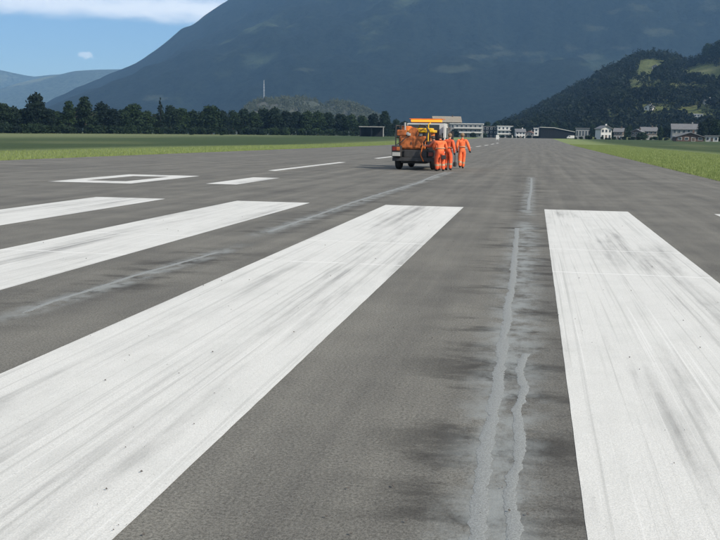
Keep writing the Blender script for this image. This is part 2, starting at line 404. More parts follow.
def profile(px):                                                # crest outline in pixels -> (azimuth, tan elevation)
    L = [azel(*q) for q in px]; return [a for a, _ in L], [e for _, e in L]
MTN_PATCH = [(455, 69, 26, 3.5), (478, 58, 16, 4), (497, 47, 10, 4), (522, 54, 24, 4), (538, 60, 9, 3), (595, 28, 10, 4.5), (572, 47, 7, 4), (620, 48, 9, 2.5), (590, 57, 12, 3), (632, 10, 16, 6), (660, 32, 14, 4), (713, 5, 10, 6), (150, 98, 12, 3), (700, 25, 10, 3), (300, 70, 14, 2)]
def terrain(name, crest, d0, dc, d1, m, na=240, nd=60, amp=.12, fs=.0011, a_lim=None, power=1.25, seed=0, back=.5):
    A, E = profile(crest); a0, a1 = a_lim or (A[0], A[-1]); V, F = [], []
    hf = lambda a: float(np.interp(a, A, E))
    for j in range(nd+1):
        d = d0+(d1-d0)*j/nd
        for i in range(na+1):
            a = a0+(a1-a0)*i/na; e = max(0, hf(a)); H = e*dc
            s = (max(0, d-d0)/(dc-d0))**power if d <= dc else 1-back*((d-dc)/(d1-dc))**1.3
            x, y = math.sin(a)*d, math.cos(a)*d
            nz = mnoise.fractal((x*fs, y*fs, seed), .9, 2.1, 6)
            lim = sm(0, .35, (d-d0)/(dc-d0))*(1-.86*sm(.72, 1, (d-d0)/(dc-d0)) if d <= dc else .14)
            z = H*s+nz*amp*H*lim*1.4
            if d > dc: z = min(z, H*(d/dc)*.985)
            if name == 'mountain': z += (15*mnoise.noise((x*.011, y*.011, 3))+34*abs(mnoise.noise((x*.0028, y*.0009, 7))))*sm(.1, .5, H*s/400)
            V.append((x, y, z+gz(x, y)-3*(1-sm(0, .03, (d-d0)/(dc-d0)))))
    n = na+1
    for j in range(nd):
        for i in range(na): F.append((j*n+i, j*n+i+1, (j+1)*n+i+1, (j+1)*n+i))
    return tag(mobj(name, V, F, m, None, True), kind='structure'), V, n, nd

M_MTN = forest_material('mountain_forest', (.008, .012, .010), (.055, .075, .045), (.11, .11, .10), 1, (.56, .66), (.68, .76))  # dark forest tone has the mountain's cloud shadow put into the colour
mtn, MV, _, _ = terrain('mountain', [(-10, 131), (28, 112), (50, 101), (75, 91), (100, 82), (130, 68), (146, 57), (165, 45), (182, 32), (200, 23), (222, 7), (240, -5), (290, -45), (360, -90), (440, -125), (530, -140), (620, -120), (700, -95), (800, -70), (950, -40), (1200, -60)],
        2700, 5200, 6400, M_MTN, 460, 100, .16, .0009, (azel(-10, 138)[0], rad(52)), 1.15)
from mathutils.bvhtree import BVHTree
def add_meadows():                                               # alpine meadows at their places on the slope
    B = BVHTree.FromPolygons([Vector(v) for v in MV], [tuple(p.vertices) for p in mtn.data.polygons])
    t = NT(M_MTN.node_tree); b = t.n['Principled BSDF']; col = b.inputs['Base Color'].links[0].from_socket
    co = t.new('ShaderNodeTexCoord').outputs['Object']; x, y, z = t.sep(co)[:3]; mask = None
    wob = t.m('SUBTRACT', t.noise(t.map(co, (1, .3, 2.2)), .0085, 8, .75), .5)
    for px, py, a, c in MTN_PATCH:
        h = B.ray_cast(Vector((0, 0, CH)), ray(px, py).normalized())[0]
        if h is None: continue
        k = h.length/FPX; u = t.m('DIVIDE', t.m('SUBTRACT', x, h.x), a*k); v = t.m('DIVIDE', t.m('SUBTRACT', z, h.z), c*k)
        d = t.m('ADD', t.m('ADD', t.m('MULTIPLY', u, u), t.m('MULTIPLY', v, v)), t.m('MULTIPLY', wob, 11))
        q = t.step(d, -.6, 1.5, 1, 0); mask = q if mask is None else t.m('MAXIMUM', mask, q)
    t.put(b.inputs['Base Color'], t.mix(t.m('MULTIPLY', mask, .5), col, (.075, .088, .060, 1)))
add_meadows()
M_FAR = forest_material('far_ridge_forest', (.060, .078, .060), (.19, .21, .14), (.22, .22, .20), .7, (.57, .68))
terrain('far_ridge', [(-420, 62), (-250, 80), (-120, 92), (-40, 94), (0, 88), (20, 82), (43, 77), (60, 74), (73, 71), (90, 69.5), (127, 68.5), (180, 62), (260, 60), (400, 80)], 6500, 8800, 9600, M_FAR, 120, 36, .16, .0006, (rad(-50), azel(400, 138)[0]), 1.1, 4)
terrain('distant_ridge', [(-420, 30), (-250, 45), (-120, 58), (-40, 64), (0, 69), (13, 72), (33, 76), (55, 73.5), (90, 76), (200, 80), (400, 100)], 9700, 10600, 11000, M_FAR, 100, 24, .15, .0005, (rad(-50), azel(400, 138)[0]), 1.0, 9)

# ------------------------------------------------------------------ foliage
def leaf_material(name, lo, hi, rnd=.5, transl=.22, sc=.7):
    m = bpy.data.materials.new(name); m.use_nodes = True; t = NT(m.node_tree); b = t.n['Principled BSDF']
    co = t.new('ShaderNodeTexCoord').outputs['Object']; oi = t.new('ShaderNodeObjectInfo').outputs['Random']
    c = t.mix(t.step(t.noise(co, sc, 4, .7), .36, .66), lo+(1,), hi+(1,))
    c = t.mix(1, c, t.mix(oi, (1-rnd, 1-rnd*.8, 1-rnd*.3, 1), (1+rnd, 1+rnd, 1+rnd*.2, 1)), 'MULTIPLY')
    t.put(b.inputs['Base Color'], c); b.inputs['Roughness'].default_value = .75; b.inputs['Specular IOR Level'].default_value = .15
    tr = t.new('ShaderNodeBsdfTranslucent'); t.put(tr.inputs[0], c)
    mx = t.new('ShaderNodeMixShader'); mx.inputs[0].default_value = transl
    t.l.new(b.outputs[0], mx.inputs[1]); t.l.new(tr.outputs[0], mx.inputs[2]); t.l.new(mx.outputs[0], t.n['Material Output'].inputs[0])
    return m
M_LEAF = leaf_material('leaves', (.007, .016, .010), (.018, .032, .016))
M_WOOD = leaf_material('wood_leaves', (.0015, .005, .004), (.018, .026, .009), sc=.045)  # hill trees: leaf tones darkened to stand in for cloud shadow
M_PALE = leaf_material('pale_leaves', (.05, .06, .045), (.10, .108, .08))
M_BARK = mat('bark', (.055, .045, .036), .9, scale=6, var=.35)

def leaf_cloud(rs, n, lobes, leaf):                             # leaf clumps on the skin of overlapping lobes
    L = np.array(lobes); k = rs.choice(len(L), n, p=(L[:, 3]**2)/(L[:, 3]**2).sum())
    d = rs.normal(size=(n, 3)); d /= np.linalg.norm(d, axis=1)[:, None]; d[:, 2] = np.where(d[:, 2] < -.55, -d[:, 2], d[:, 2])
    c = L[k, :3]+d*(L[k, 3]*rs.uniform(.6, 1.15, n)*np.array([1.]))[:, None]*np.array([1, 1, .9])
    nr = d+rs.normal(size=(n, 3))*.7; nr /= np.linalg.norm(nr, axis=1)[:, None]
    u = np.cross(nr, rs.normal(size=(n, 3))); u /= np.linalg.norm(u, axis=1)[:, None]; v = np.cross(nr, u)
    s = (leaf*rs.uniform(.5, 1.25, n))[:, None]
    P = np.stack([c+u*s, c+v*s*.75, c-u*s*rs.uniform(.6, 1, (n, 1)), c-v*s*.75], 1)
    return P.reshape(-1, 3), np.arange(4*n).reshape(-1, 4)
def broad_lobes(rs, H, W, nl):
    out = []
    for k in range(nl):
        t = rs.random(); z = H*(.20+.68*t); rmax = W*.5*math.sin(math.pi*min(1, .22+.72*t))**.6
        a = rs.uniform(0, math.tau); q = rs.uniform(.25, .75)*rmax; r = rs.uniform(.26, .42)*W*.62*(1-.3*t)
        out.append((math.cos(a)*q, math.sin(a)*q, min(z, H-r), r))
    for z, q in ((.86, .24), (.72, .31), (.55, .36), (.36, .34)):
        out.append((rs.uniform(-.05, .05)*W, rs.uniform(-.05, .05)*W, min(H*z, H-W*q), W*q))
    return out
def conifer_lobes(rs, H, W):
    out = []
    for k in range(22):
        t = k/21; z = H*(.1+.86*t); R = W*.5*(1-t)**.85+.12
        for q in range(3):
            a = rs.uniform(0, math.tau); out.append((math.cos(a)*R*.45, math.sin(a)*R*.45, z, R*.55+.1))
    return out
def trunk_mb(H, r, rs, limbs=5):
    b = MB(); b.cyl((0, 0, -.3), (0, 0, H*.45), r, r*.6, 8); b.cyl((0, 0, H*.45), (.1, 0, H*.85), r*.6, r*.15, 6)
    for k in range(limbs):
        a = rs.uniform(0, math.tau); z = H*rs.uniform(.28, .6); L = H*rs.uniform(.15, .25)
        b.cyl((0, 0, z), (math.cos(a)*L, math.sin(a)*L, z+L*.9), r*.35, r*.08, 5)
    return b
PROT = {}
def proto(kind, i):
    if (kind, i) in PROT: return PROT[kind, i]
    rs = np.random.default_rng(hash((len(kind)*7+ord(kind[0]), i)) % 1000)
    if kind == 'broad': H, W = 12, 8.5; lob = broad_lobes(rs, H, W, 11+i % 4); n, leaf = 2300, .46
    elif kind == 'tall': H, W = 14, 6.6; lob = broad_lobes(rs, H, W, 16); n, leaf = 2200, .44
    elif kind == 'conifer': H, W = 15, 5.2; lob = conifer_lobes(rs, H, W); n, leaf = 1500, .36
    else: H, W = 4, 5.0; lob = [(x*.8, y*.8, max(.6, z-.8), r*.9) for x, y, z, r in broad_lobes(rs, H, W, 8)]; n, leaf = 700, .33
    Vv, Ff = leaf_cloud(rs, n, lob, leaf); cm = npmesh('crown', Vv, Ff, M_LEAF)
    tb = trunk_mb(H, .028*H if kind != 'bush' else .05, rs, 5); tm = bpy.data.meshes.new('trunk'); tb.bm.to_mesh(tm); tb.bm.free(); tm.materials.append(M_BARK)
    PROT[kind, i] = (cm, tm, H, W); return PROT[kind, i]
trr = random.Random(21)
def tree(name, kind, loc, h, label, group=None, wide=1.0, i=None):
    cm, tm, H, W = proto(kind, trr.randrange(5) if i is None else i)
    t = empty(name, loc, trr.uniform(0, 6.28)); s = h/H; t.scale = (s*wide, s*wide, s)
    link(bpy.data.objects.new('trunk', tm), t); link(bpy.data.objects.new('crown', cm), t)
    return tag(t, label, 'bush' if kind == 'bush' else 'tree', group)
def at_dist(px, d):
    p = along(px, d); p.z = gz(p.x, p.y); return p
def px_height(px, ytop, d):                                     # metres from the ground up to a pixel row at that distance
    p = at_dist(px, d); return CH+azel(px, ytop)[1]*d-p.z
def belt_d(px): return 390+max(0, px)*.45

belt = [(-30, 103), (-14, 107), (4, 103), (14, 106), (24, 109), (49, 108), (58, 111), (78, 107), (92, 110), (103, 102), (114, 108), (124, 109), (134, 103), (147, 110), (171, 105), (182, 108), (193, 110), (203, 111), (222, 110), (233, 110), (244, 108), (254, 111), (264, 108), (275, 107), (286, 110), (297, 111), (307, 110), (318, 111), (329, 112), (340, 113), (351, 114), (362, 115), (373, 113), (396, 119), (404, 121)]
LM = [(37, 'tallest tree'), (86, 'second tallest tree'), (161, 'pointed conifer'), (212, 'wide domed tree'), (385, 'tall tree by the truck')]
ORD = 'first second third fourth fifth sixth seventh eighth ninth tenth'.split()
def belt_label(x):
    lx, ln = min(LM, key=lambda q: abs(q[0]-x)); side = 1 if x > lx else -1
    rank = sum(1 for q, _ in belt if (q-lx)*side > 0 and abs(q-lx) < abs(x-lx))
    return f"front-row tree of the left belt, {ORD[rank]} {'right' if side > 0 else 'left'} of the {ln}"
BG = 'trees of the belt behind the left field'; BL = 'dark back-row tree showing only between the front trees of the left belt'
for x, yt in belt:
    d = belt_d(x)+trr.uniform(-8, 8); h = px_height(x, yt, d)
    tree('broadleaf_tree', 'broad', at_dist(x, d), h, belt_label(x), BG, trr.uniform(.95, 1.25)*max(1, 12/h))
for k in range(46):                                             # second row, seen through the gaps
    x = -36+k*9.7+trr.uniform(-3, 3); d = belt_d(x)+26+trr.uniform(-8, 8); h = px_height(x, float(np.interp(x, [0, 210, 400], [109, 112, 119]))+trr.uniform(-1, 4), d)
    tree('broadleaf_tree', 'broad', at_dist(x, d), h, BL, BG, trr.uniform(1, 1.3))
for x, yt, kind, wd, lb in ((37, 92.5, 'broad', .95, 'tallest broad dark tree of the belt at the far left'), (70, 100, 'tall', 1.1, 'slim tree just right of the tallest tree in the left belt'), (86, 95.5, 'tall', 1.15, 'tall rounded column of a tree, second tallest of the left belt'), (161, 97, 'conifer', 1.0, 'pointed dark conifer rising above the left tree belt'), (212, 104.5, 'broad', 1.3, 'wide domed tree in the middle of the left belt'), (385, 110, 'tall', 1.15, 'tall dark tree at the right end of the belt by the orange truck')):
    d = belt_d(x)-6; h = px_height(x, yt, d); tree('conifer_tree' if kind == 'conifer' else 'broadleaf_tree', kind, at_dist(x, d), h, lb, None, wd)
for k in range(74):
    x = -32+k*5.9+trr.uniform(-2, 2); d = belt_d(x)-14+trr.uniform(-5, 5)
    tree('hedge_bush', 'bush', at_dist(x, d), trr.uniform(3.2, 5.6), 'low dark bush at the foot of the left tree belt', 'bushes at the foot of the left tree belt', trr.uniform(1.0, 1.5))
for x, lb in ((192, 'small dark bush alone in front of the left belt, left one of two'), (222, 'small dark bush alone in front of the left belt, right one of two')):
    tree('field_bush', 'bush', at_dist(x, belt_d(x)-60), 2.0, lb, None, 1.3)

# wooded hill on the right
HD0, HDC, HD1 = 800, 1400, 1900
HC = [(488, 137), (500, 131), (520, 122), (545, 108), (560, 100), (585, 87), (600, 76), (617, 69), (640, 58), (668, 58), (688, 66), (703, 61), (720, 56), (760, 40), (840, 20), (1000, 15), (1300, 40)]
M_HILL = forest_material('hill_meadow', (.065, .078, .030), (.12, .13, .062), (.085, .098, .042), 6, (.5, .62), (.7, .8), .3)
hill, HV, hn, hnd = terrain('wooded_hill', HC, HD0, HDC, HD1, M_HILL, 150, 50, .10, .004, (azel(488, 138)[0], rad(48)), 1.05, 14)
from mathutils.bvhtree import BVHTree
HB = BVHTree.FromPolygons([Vector(v) for v in HV], [tuple(p.vertices) for p in hill.data.polygons])
def hill_z(x, y):
    h = HB.ray_cast(Vector((x, y, 900)), Vector((0, 0, -1))); return h[0].z if h[0] else None
def hill_hit(px, py):                                           # where the line of sight meets the hillside
    h = HB.ray_cast(Vector((0, 0, CH)), ray(px, py).normalized()); return h[0]
CLEAR = [(652, 64, 15, 7), (644, 74, 10, 5), (668, 86, 42, 5), (706, 71, 24, 8), (640, 88, 16, 4), (662, 109, 36, 4.5), (706, 111, 16, 4), (632, 81, 8, 4), (694, 117, 12, 4)]
def forest(name, label, spots, m, seed, hr, wr, nq=46, npro=6):
    rs = np.random.default_rng(seed); protos = []
    for k in range(npro):
        if k % 3 == 2: Vv, Ff = leaf_cloud(rs, nq, conifer_lobes(rs, 1.25, .42), .075)
        else: Vv, Ff = leaf_cloud(rs, nq, broad_lobes(rs, 1, .72, 6), .13)
        protos.append((Vv, Ff))
    VV, FF, b = [], [], 0
    for (x, y, z, s) in spots:
        Vv, Ff = protos[rs.integers(npro)]; h = rs.uniform(*hr)*s; wd = h*rs.uniform(*wr); a = rs.uniform(0, math.tau); ca, sa = math.cos(a), math.sin(a)
        VV.append(np.stack([(Vv[:, 0]*ca-Vv[:, 1]*sa)*wd+x, (Vv[:, 0]*sa+Vv[:, 1]*ca)*wd+y, Vv[:, 2]*h+z-h*.12], 1)); FF.append(Ff+b); b += len(Vv)
    return tag(link(bpy.data.objects.new(name, npmesh(name, np.concatenate(VV), np.concatenate(FF), m))), label, 'forest', kind='stuff')
fr = random.Random(8); spots = []
for k in range(9500):
    a = fr.uniform(azel(492, 138)[0], rad(24)); d = math.sqrt(fr.uniform((HD0+25)**2, (HDC+130)**2)); x, y = math.sin(a)*d, math.cos(a)*d; z = hill_z(x, y)
    if z is None or z < gz(x, y)+1.5: continue
    px, py = pixel((x, y, z+4))
    if any(((px-c[0])/c[2])**2+((py-c[1])/c[3])**2 < 1+.5*mnoise.noise((px*.15, py*.15, 2)) for c in CLEAR) and d < HDC+60: continue
    spots.append((x, y, z, 1))
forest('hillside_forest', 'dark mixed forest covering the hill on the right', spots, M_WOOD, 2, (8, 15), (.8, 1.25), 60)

# low pale hill with the mast behind the left belt
M_ROCK = forest_material('pale_hill_rock', (.05, .058, .046), (.08, .083, .07), (.13, .13, .12), 9, (.5, .6), (.55, .63), .6)
lowhill, LV, ln_, lnd = terrain('rocky_knoll', [(226, 137), (236, 122), (246, 110), (256, 103), (275, 101), (300, 101), (314, 102), (324, 106), (336, 103), (350, 106), (368, 113), (385, 123), (400, 137)], 1350, 1650, 1950, M_ROCK, 90, 36, .2, .012, None, .8, 31)
LB = BVHTree.FromPolygons([Vector(v) for v in LV], [tuple(p.vertices) for p in lowhill.data.polygons])
spots = []
for k in range(3200):
    a = fr.uniform(azel(232, 138)[0], azel(394, 138)[0]); d = fr.uniform(1380, 1760); x, y = math.sin(a)*d, math.cos(a)*d
    h = LB.ray_cast(Vector((x, y, 900)), Vector((0, 0, -1)))
    if h[0] is None or h[0].z < gz(x, y)+2: continue
    if mnoise.noise((x*.03, y*.03, 4)) < -.22: continue
    spots.append((x, y, h[0].z, 1))
forest('knoll_trees', 'pale sunlit trees on the low rocky hill below the mountain', spots, M_PALE, 6, (6, 13), (.55, .95), 44)

M_STEEL = mat('galvanised_steel', (.5, .52, .54), .5, .4, var=.1)
a = azel(264, 98); d = 1640; x, y = math.sin(a[0])*d, math.cos(a[0])*d; h = LB.ray_cast(Vector((x, y, 900)), Vector((0, 0, -1))); zb = h[0].z
mast = tag(empty('radio_mast', (x, y, zb)), 'thin pale radio mast on the low hill below the mountain', 'mast')
mh = CH+azel(264, 80)[1]*d-zb
b = MB()
for k in range(3):
    q = k*math.tau/3; b.cyl((math.cos(q)*1.1, math.sin(q)*1.1, -2), (math.cos(q)*.5, math.sin(q)*.5, mh*.82), .24, .2, 6)
for k in range(14):
    z0 = mh*.82*k/14; b.cyl((1.1-.6*k/14, 0, z0), (-.5, .6, z0+2), .1, .1, 4); b.cyl((-.5, .6, z0), (-.5, -.6, z0+2), .1, .1, 4)
b.build('lattice', M_STEEL, mast)
MB().cyl((0, 0, mh*.80), (0, 0, mh), .30, .2, 8).build('antenna', mat('mast_white', (.55, .55, .53), .5), mast)
b = MB()
for z0 in (.55, .68): b.cyl((-1.3, 0, mh*z0), (1.3, 0, mh*z0), .35, .35, 8)
b.build('aerial_drum', M_STEEL, mast)

# ------------------------------------------------------------------ buildings
M_WHITE = mat('white_render', (.50, .50, .48), .8, var=.06, scale=.6)
M_GREY = mat('grey_render', (.20, .205, .205), .8, var=.1, scale=.6)
M_DARKW = mat('dark_timber', (.085, .065, .05), .8, var=.25, scale=1.5)
M_DGREY = mat('dark_cladding', (.013, .015, .018), .8, spec=.05, var=.15, scale=.8)
M_ROOFG = mat('grey_roof', (.11, .113, .117), .7, var=.18, scale=1)
M_ROOFT = mat('tan_roof', (.20, .175, .135), .75, var=.15, scale=1)
M_ROOFR = mat('red_brown_roof', (.16, .075, .05), .8, var=.2, scale=1)
M_ROOFP = mat('pale_metal_roof', (.42, .42, .39), .4, .1, var=.08, scale=1)
M_BARN = mat('weathered_red_timber', (.075, .045, .035), .85, var=.3, scale=1)
M_CHALW = mat('off_white_render', (.26, .26, .25), .85, var=.1, scale=.6)
M_GLASS = mat('window_glass', (.03, .04, .05), .12, var=.3, scale=.5)
M_FRAME = mat('window_frame', (.55, .55, .53), .6)
def building(name, label, cat, px, d, wid, dep, h, wall, roof, style='gable', floors=2, nwin=4, rot=0, base=None, balc=None, rh=None, group=None, lower=None, door=True):
    p = at_dist(px, d) if base is None else Vector(base)
    t = empty(name, p, -azel(px, 138)[0]+rad(rot)); tag(t, label, cat, group)
    MB().bx(-wid/2, wid/2, 0, dep, -2.5, h).build('wall', wall, t)
    fh = h/floors
    if lower is not None: MB().bx(-wid/2-.06, wid/2+.06, -.06, dep+.06, -2.4, fh).build('plinth_wall', lower, t)
    if style == 'gable':
        rh = rh or dep*.28; R = MB().prism([(-.7, h-.15), (dep/2, h+rh), (dep+.7, h-.15), (dep+.7, h-.45), (dep/2, h+rh-.35), (-.7, h-.45)], 'x', -wid/2-.7, wid/2+.7).build('roof', roof, t)
        MB().prism([(0, h), (dep/2, h+rh-.4), (dep, h)], 'x', -wid/2+.01, wid/2-.01).build('gable', wall, t)
        MB().bx(wid*.2, wid*.2+.8, dep*.45, dep*.45+.8, h+rh*.4, h+rh+.9).build('chimney', wall, R)
    elif style == 'front':                                       # gable end to the viewer
        rh = rh or wid*.28; R = MB().prism([(-wid/2-.7, h-.15), (0, h+rh), (wid/2+.7, h-.15), (wid/2+.7, h-.45), (0, h+rh-.35), (-wid/2-.7, h-.45)], 'y', -.9, dep+.7).build('roof', roof, t)
        MB().prism([(-wid/2, h), (0, h+rh-.4), (wid/2, h)], 'y', .01, dep-.01).build('gable', wall, t)
        MB().bx(wid*.15, wid*.15+.8, dep*.45, dep*.45+.8, h+rh*.4, h+rh+.9).build('chimney', wall, R)
    elif style == 'flat':
        MB().bx(-wid/2-.5, wid/2+.5, -.5, dep+.5, h, h+.55).build('roof', roof, t)
    elif style == 'mono':
        rh = rh or 2; MB().prism([(-wid/2-.6, h+rh), (-wid/2-.6, h+rh+.4), (-wid*.1, h+rh*.92+.4), (wid/2+.6, h+.4), (wid/2+.6, h), (-wid*.1, h+rh*.92)], 'y', -.8, dep+.8).build('roof', roof, t)
        MB().prism([(-wid/2, h), (-wid/2, h+rh), (-wid*.1, h+rh*.91), (wid/2, h)], 'y', 0.01, dep-.01).build('upper_wall', wall, t)
    for f in range(floors):
        for k in range(nwin):
            cx = -wid/2+wid*(k+.5)/nwin; ww = min(1.5, wid/nwin*.55); z0 = f*fh+fh*.30; z1 = f*fh+fh*.80
            if door and f == 0 and k == nwin//2: z0, nm = 0.05, 'door'
            else: nm = 'window'
            W = MB().bx(cx-ww/2-.12, cx+ww/2+.12, -.12, .04, z0-.1, z1+.1).build(nm, M_FRAME, t)
            MB().bx(cx-ww/2, cx+ww/2, -.15, .02, z0, z1).build('pane', M_GLASS if nm == 'window' else M_DARKW, W)
    if balc:
        for f in range(1 if floors > 1 else 0, floors):
            B = MB().bx(-wid/2+balc[0]*wid, -wid/2+balc[1]*wid, -1.9, -.16, f*fh-.15, f*fh+.1).build('balcony', wall, t)
            MB().bx(-wid/2+balc[0]*wid, -wid/2+balc[1]*wid, -1.9, -1.78, f*fh+.12, f*fh+1.0).build('parapet', M_WHITE, B)
    return t
mpp = lambda d: d/FPX*1.0                                        # metres per pixel at a distance
building('hall', 'big hall with tan gabled roof behind the orange machine and workers', 'hall', 447, 720, 27*mpp(720), 16, 12, M_DARKW, M_ROOFT, 'gable', 2, 6, 6, rh=4.5)
building('apartment_block', 'white three-storey apartment block with balcony bands just right of the lone walking worker', 'building', 466, 650, 31*mpp(650), 13, 9.3, M_GREY, M_WHITE, 'flat', 3, 7, -4, balc=(.12, 1.0))
building('apartment_block', 'white flat-roofed block with dark left half, second from the workers', 'building', 505, 800, 15*mpp(800), 12, 10.0, M_WHITE, M_WHITE, 'flat', 3, 4, 3, balc=(.0, 1.0))
building('apartment_block', 'dark grey flat-roofed block between the two white apartment blocks', 'building', 489, 810, 16*mpp(810), 12, 9.6, M_DGREY, M_ROOFG, 'flat', 3, 4, 3)
building('house', 'small white house with dark roof left of the runway end', 'house', 520.5, 770, 9*mpp(770), 9, 5.4, M_WHITE, M_ROOFG, 'gable', 2, 3, 8)
building('house', 'low grey house close to the runway end, beside the narrow white tower', 'house', 529, 780, 7*mpp(780), 8, 4.6, M_GREY, M_ROOFR, 'front', 2, 3, -10)
building('tower_block', 'narrow bright white tower block at the end of the runway', 'building', 536, 740, 4.6*mpp(740), 6, 7.8, M_WHITE, M_WHITE, 'flat', 3, 1, 0)
building('hangar', 'long dark hangar with pale sloping roof beside the runway end', 'hangar', 557, 700, 32*mpp(700), 18, 5.0, M_DGREY, M_ROOFP, 'mono', 1, 0, 5, rh=3.2)
building('panel_hall', 'grey hall with tall vertical panels right of the dark hangar', 'hall', 583, 660, 14*mpp(660), 12, 7.2, M_GREY, M_ROOFG, 'flat', 1, 5, 0, door=False)
building('house', 'white gabled house at the edge of the right-hand field', 'house', 606, 560, 10.5*mpp(560), 9, 6.3, M_WHITE, M_ROOFG, 'front', 2, 3, 22)
building('chalet', 'dark timber chalet just right of the white gabled house', 'house', 618, 585, 8*mpp(585), 8, 4.8, M_DARKW, M_ROOFG, 'gable', 2, 3, -6, lower=M_CHALW)
building('chalet', 'chalet with white lower floor, left one of the middle row', 'house', 636, 600, 9*mpp(600), 8, 5.0, M_DARKW, M_ROOFG, 'front', 2, 3, -12, lower=M_CHALW)
building('chalet', 'long chalet with white lower floor, right one of the middle row', 'house', 649, 620, 14*mpp(620), 9, 5.8, M_DARKW, M_ROOFG, 'gable', 2, 4, 8, lower=M_CHALW)
building('house', 'wide pale-walled house with grey roof behind the low barn', 'house', 686, 560, 25*mpp(560), 11, 6.5, M_GREY, M_ROOFG, 'gable', 2, 6, 5)
building('barn', 'low barn with grey roof and red-brown end nearest in the right field', 'barn', 690, 440, 24*mpp(440), 10, 2.2, M_BARN, M_ROOFG, 'front', 1, 4, 10, rh=2.0)
building('shed', 'low white shed at the right edge of the picture', 'shed', 712, 450, 11*mpp(450), 6, 2.3, M_WHITE, M_ROOFG, 'flat', 1, 3, 0)
hb = hill_hit(693.5, 120)
building('hillside_building', 'white flat-roofed building standing on the slope of the wooded hill', 'building', 693.5, 0, 16*mpp(hb.length), 9, 5.2, M_WHITE, M_WHITE, 'flat', 2, 6, 0, base=hb, balc=(0, 1))
for px, py, lb in ((648, 110.5, 'tiny white hut on the lower slope of the wooded hill'), (668, 66, 'small white farmhouse near the top of the wooded hill'), (709, 104, 'small white house high on the slope at the right edge'), (655, 69, 'grey hut in the clearing near the hilltop')):
    q = hill_hit(px, py)
    if q: building('hill_house', lb, 'house', px, 0, 8, 7, 3.6, M_GREY if 'grey' in lb else M_WHITE, M_ROOFG, 'front', 1, 2, trr.uniform(-30, 30), base=q)
# open white-roofed shelter in front of the left belt
p = at_dist(373, 480); sh = tag(empty('shelter', p, -azel(373, 138)[0]), 'open shelter with white roof edge in front of the left tree belt', 'shelter')
MB().bx(-7.5, 6, 0, 8, 4.95, 5.3).build('roof', M_CHALW, sh)
for x in (-7, -1, 5.2):
    MB().bx(x, x+.45, .2, .6, -1, 4.9).build('post', M_DGREY if x < 5 else M_CHALW, sh)
MB().bx(-7.2, 5.4, 7, 7.3, -1, 4.8).build('rear_wall', M_DGREY, sh)

TB = 'trees standing among the buildings by the runway end'; TL = 'dark tree in the row behind the houses of the right-hand field'
VB, VBG = 'dark low bush in front of the buildings beyond the runway end', 'bushes in front of the buildings'
for px, yt, d, kind, wd, lb in ((455, 127, 600, 'bush', 1, 0), (473, 131, 600, 'bush', 1.2, 0), (484, 132, 690, 'bush', 1.3, 0), (440, 128, 700, 'broad', 1, 'dark tree in front of the tan-roofed hall'), (487, 121, 860, 'broad', 1, 'left one of two trees rising behind the dark grey block'), (496, 121, 870, 'broad', 1, 'right one of two trees rising behind the dark grey block'),
        (514, 126, 785, 'broad', 1.2, 'dark tree between the white flat-roofed block and the small white house'), (525.5, 127, 790, 'broad', 1.1, 'dark tree between the small white house and the low grey house'), (543, 125, 780, 'broad', 1, 'tree just right of the narrow white tower block'), (553, 122, 780, 'broad', 1.1, 'tree behind the high left end of the dark hangar'), (563, 121, 780, 'tall', 1.1, 'slim tree behind the middle of the dark hangar'), (575, 122, 770, 'broad', 1.1, 'tree between the dark hangar and the panelled hall'),
        (592, 126, 640, 'broad', .9, 'dark tree right beside the panelled grey hall'), (597, 128, 640, 'broad', .9, 'dark tree touching the left side of the white gabled house'), (613, 127, 640, 'broad', 1, 'tree between the white gabled house and the dark chalet'), (624, 128, 600, 'broad', .9, 'tree just right of the dark timber chalet'), (629, 125, 640, 'tall', 1.2, 'slim tree left of the middle row of chalets'), (642, 130, 560, 'bush', 1.3, 0),
        (660, 126, 580, 'tall', 1.2, 'dark slim tree right beside the long chalet, left one of a pair'), (666, 124, 590, 'tall', 1.3, 'dark slim tree, right one of the pair by the long chalet'), (672, 127, 590, 'broad', 1, 'round tree at the left end of the wide pale house'), (702, 121, 520, 'broad', 1, 'dark tree at the right end of the wide pale house'), (709, 116, 540, 'broad', 1, 'tall dark tree behind the low white shed'), (716, 119, 500, 'broad', 1, 'dark tree at the right picture edge behind the low white shed')):
    h = px_height(px, yt, d); tree('village_bush' if kind == 'bush' else 'village_tree', kind, at_dist(px, d), max(2, h), lb or VB, TB if lb else VBG, wd)
for k in range(56):
    px = 430+k*5.2+trr.uniform(-2, 2); d = 1000 if px < 500 else 700
    if px < 560: tree('village_bush', 'bush', at_dist(px, (d-90) if px < 500 else 715), trr.uniform(1.6, 3), VB, VBG, 1.6)
    else: tree('village_tree', 'broad', at_dist(px, d+trr.uniform(20, 70)), trr.uniform(8, 12), TL, TB, 1.0)
for k in range(30):
    px = 576+k*4.9+trr.uniform(-2, 2); tree('village_bush', 'bush', at_dist(px, 500+trr.uniform(-25, 25)), trr.uniform(1.2, 3.0), 'dark bush in the hedge in front of the right-hand houses', 'hedge bushes of the right-hand houses', trr.uniform(1, 1.6))
for px, yt, wd, lb in ((707, 43, 1.1, 'big dark round tree on the hill crest, left one at the right edge'), (717, 40, 1.2, 'big dark round tree on the hill crest cut by the right edge')):
    q = hill_hit(px, 62) or Vector((math.sin(azel(px, 60)[0])*1350, math.cos(azel(px, 60)[0])*1350, 110))
    h = CH+azel(px, yt)[1]*math.hypot(q.x, q.y)-q.z
    tree('crest_tree', 'broad', q, max(12, min(h, 34)), lb, 'big trees on the hill crest', wd)

